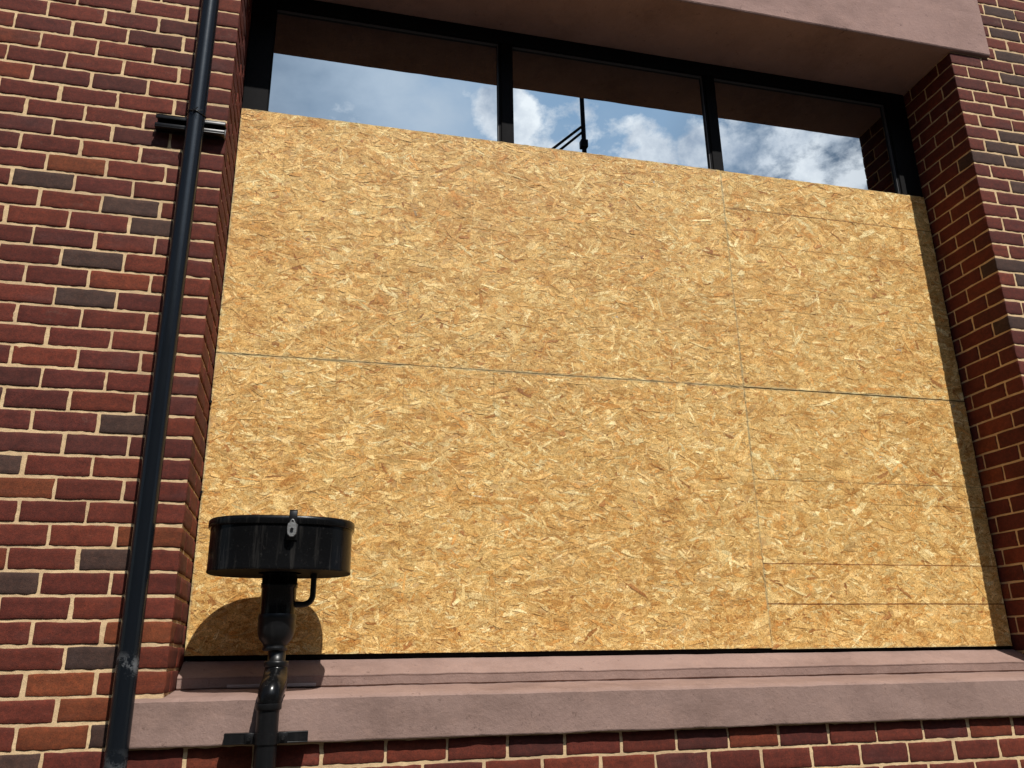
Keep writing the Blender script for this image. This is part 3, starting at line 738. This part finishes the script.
# ------------------------------------------------------------------ street side (behind the camera, mirrored in the panes)
m = MB(); box(m, -60, 60, -3.85, -.0, -.02, 0.0) if False else None
def sheet(name, x0, x1, y0, y1, z, mat, label=None):
    m = MB(); m.add([(x0, y0, z), (x1, y0, z), (x1, y1, z), (x0, y1, z)], [(0, 1, 2, 3)]); o = m.build(name, mat); tag(o, kind='structure'); return o
sheet('ground', -400, 400, -400, 400, -.16, M_ground)
sheet('road', -200, 200, -16.0, -5.6, -.13, M_asph)
m = MB(); box(m, -60, 60, -5.45, .012, -.15, 0.0); o = m.build('pavement', M_conc); tag(o, kind='structure')
m = MB(); box(m, -60, 60, -5.60, -5.453, -.15, .004, .012); o = m.build('kerb', M_conc); tag(o, kind='structure')
m = MB()
for i in range(-12, 13): m.add([(i*6, -10.9, -.126), (i*6+3, -10.9, -.126), (i*6+3, -10.78, -.126), (i*6, -10.78, -.126)], [(0, 1, 2, 3)])
o = m.build('road_marking', M_rpaint); tag(o, kind='structure')
pl = empty('utility_pole', (4.75, -8.0, -.13))
tag(pl, 'slim dark steel pole with a braced side arm, seen mirrored in the middle pane', 'pole')
m = MB(); tube(m, [(4.75, -8, -.13), (4.75, -8, 12.2)], .033, 16, rads=[.05, .04]); m.build('shaft', M_iron, pl)
m = MB(); tube(m, [(4.72, -8, 10.62), (4.0, -8, 9.92)], .026, 8); tube(m, [(4.72, -8, 10.50), (4.28, -8, 10.06)], .024, 8)
m.build('brace', M_iron, pl)
m = MB(); tube(m, [(4.72, -8, 9.92), (3.2, -8, 9.92)], .03, 8); m.build('side_arm', M_iron, pl)
m = MB(); box(m, 4.68, 4.81, -8.06, -7.94, 10.18, 10.33, .01); m.build('band_clamp', M_iron, pl)

# unseen building across the street, added to block the low sky
ob = empty('added_street_building', (2, -20, -.15)); tag(ob, 'long dark brick building, added unseen across the street to block the low sky', 'building')
s = NT('dark_facade_brick'); n = s.noise(3, 5, .6); M_fac = s.fin(s.mix((.07, .045, .04), (.12, .075, .06), n), .9)
m = MB(); box(m, -32, 36, -32, -20, -.155, 12.6, .02); m.build('wall', M_fac, ob)
m = MB(); box(m, -32.3, 36.3, -32.3, -19.7, 12.602, 13.1, .03); m.build('roof', M_conc, ob)
for i in range(12):
    for k in range(3):
        x = -27.5+i*5.2; z = 1.4+k*3.7
        m = MB(); box(m, x-.9, x+.9, -20.1, -19.96, z, z+2.1, .01); wf = m.build('window', M_frame, ob)
        m = MB(); box(m, x-.8, x+.8, -19.958, -19.95, z+.1, z+2.0); m.build('pane', M_glass, wf)

# ------------------------------------------------------------------ light
sun_dir = Vector((.285, -1.0, 1.455)).normalized()
L = bpy.data.lights.new('sun', 'SUN'); L.energy = 5.0; L.angle = R(.53); L.color = (1., .955, .89)
so = bpy.data.objects.new('sun', L); so.rotation_euler = sun_dir.to_track_quat('Z', 'Y').to_euler(); C.objects.link(so)
W = bpy.data.worlds.new('World'); scene.world = W; W.use_nodes = True
t = W.node_tree; t.nodes.clear()
out = t.nodes.new('ShaderNodeOutputWorld'); bg = t.nodes.new('ShaderNodeBackground'); t.links.new(bg.outputs[0], out.inputs[0])
sky = t.nodes.new('ShaderNodeTexSky'); sky.sky_type = 'NISHITA'; sky.sun_disc = False
sky.sun_elevation = math.asin(sun_dir.z); sky.sun_rotation = math.atan2(sun_dir.x, sun_dir.y); sky.air_density = 1.0; sky.dust_density = 1.5
bg.inputs[1].default_value = .05
tc = t.nodes.new('ShaderNodeTexCoord')
def wn(scale, det, ro, loc, sc=(1, 1, 1)):
    mp = t.nodes.new('ShaderNodeMapping'); mp.inputs['Location'].default_value = loc; mp.inputs['Scale'].default_value = sc
    t.links.new(tc.outputs['Generated'], mp.inputs[0])
    n = t.nodes.new('ShaderNodeTexNoise'); n.inputs['Scale'].default_value = scale; n.inputs['Detail'].default_value = det; n.inputs['Roughness'].default_value = ro
    t.links.new(mp.outputs[0], n.inputs['Vector']); return n.outputs['Fac']
def wm(op, a, b=0., clamp=False):
    n = t.nodes.new('ShaderNodeMath'); n.operation = op; n.use_clamp = clamp
    for x, i in ((a, 0), (b, 1)):
        if hasattr(x, 'links'): t.links.new(x, n.inputs[i])
        else: n.inputs[i].default_value = x
    return n.outputs[0]
def blob(d, r, k):
    """cloud bank centred on a direction of the sky"""
    n = t.nodes.new('ShaderNodeVectorMath'); n.operation = 'DISTANCE'; t.links.new(tc.outputs['Generated'], n.inputs[0])
    v = Vector(d).normalized(); n.inputs[1].default_value = v
    return wm('MULTIPLY', wm('SUBTRACT', 1., wm('DIVIDE', n.outputs['Value'], r), True), k)
base = wn(7., 9, .62, (2.3, .7, 4.1), (1, 1, 1.5))
bl = None
for d, r, k in (((.19, -.77, .595), .045, .34), ((.345, -.745, .552), .06, .34), ((.405, -.73, .555), .045, .34), ((.52, -.69, .50), .16, .30), ((.27, -.77, .50), .09, .2)):
    b = blob(d, r, k); bl = b if bl is None else wm('MAXIMUM', bl, b)
cov = wm('MULTIPLY', wm('ADD', blob((.2, -.76, .6), .60, 1.7), .12, True), wm('MULTIPLY', wm('SUBTRACT', wm('ADD', base, bl), .60), 11.0, True), True)
haze = wm('MULTIPLY', wm('ADD', wn(3.2, 5, .5, (1, 5, 2)), .25), blob((.22, -.76, .60), .46, 1.8), True)
shade = wn(11, 6, .6, (7.3, 1.7, 3.3))
cc = t.nodes.new('ShaderNodeValToRGB'); cc.color_ramp.elements[0].position = .35; cc.color_ramp.elements[0].color = (21, 25, 31, 1)
cc.color_ramp.elements[1].position = .62; cc.color_ramp.elements[1].color = (56, 57, 58, 1); t.links.new(shade, cc.inputs[0])
def wmix(a, b, f):
    n = t.nodes.new('ShaderNodeMix'); n.data_type = 'RGBA'
    for x, i in ((f, 0), (a, 6), (b, 7)):
        if hasattr(x, 'links'): t.links.new(x, n.inputs[i])
        else: n.inputs[i].default_value = x
    return n.outputs[2]
c1 = wmix(sky.outputs[0], (15., 23., 33., 1), haze)
veil = wm('MULTIPLY', wm('MULTIPLY', wm('SUBTRACT', wn(5.5, 6, .55, (4.4, 2.2, 6.1), (1, 1, 1.8)), .36), 3.2, True), blob((.08, -.78, .61), .42, 1.1), True)
c1 = wmix(c1, (28, 33, 39, 1), veil)
c2 = wmix(c1, cc.outputs[0], cov)
t.links.new(c2, bg.inputs[0])

# ------------------------------------------------------------------ camera
cam = bpy.data.cameras.new('camera'); co = bpy.data.objects.new('camera', cam); C.objects.link(co)
F_PX = 825.61
cam.sensor_width = 36.; cam.lens = F_PX*36./1024.; cam.clip_start = .05; cam.clip_end = 2000
Rm = Matrix.Rotation(-.23691753, 4, 'Z') @ Matrix.Rotation(.01504885, 4, 'Y') @ Matrix.Rotation(1.89260564, 4, 'X')
co.matrix_world = Matrix.Translation((.4292491, -3.0791603, 1.6)) @ Rm
scene.camera = co
scene.render.engine = 'CYCLES'
scene.cycles.max_bounces = 8
scene.view_settings.view_transform = 'Standard'; scene.view_settings.look = 'None'
scene.view_settings.exposure = 0.0; scene.view_settings.gamma = 1.0
scene.view_settings.use_curve_mapping = False
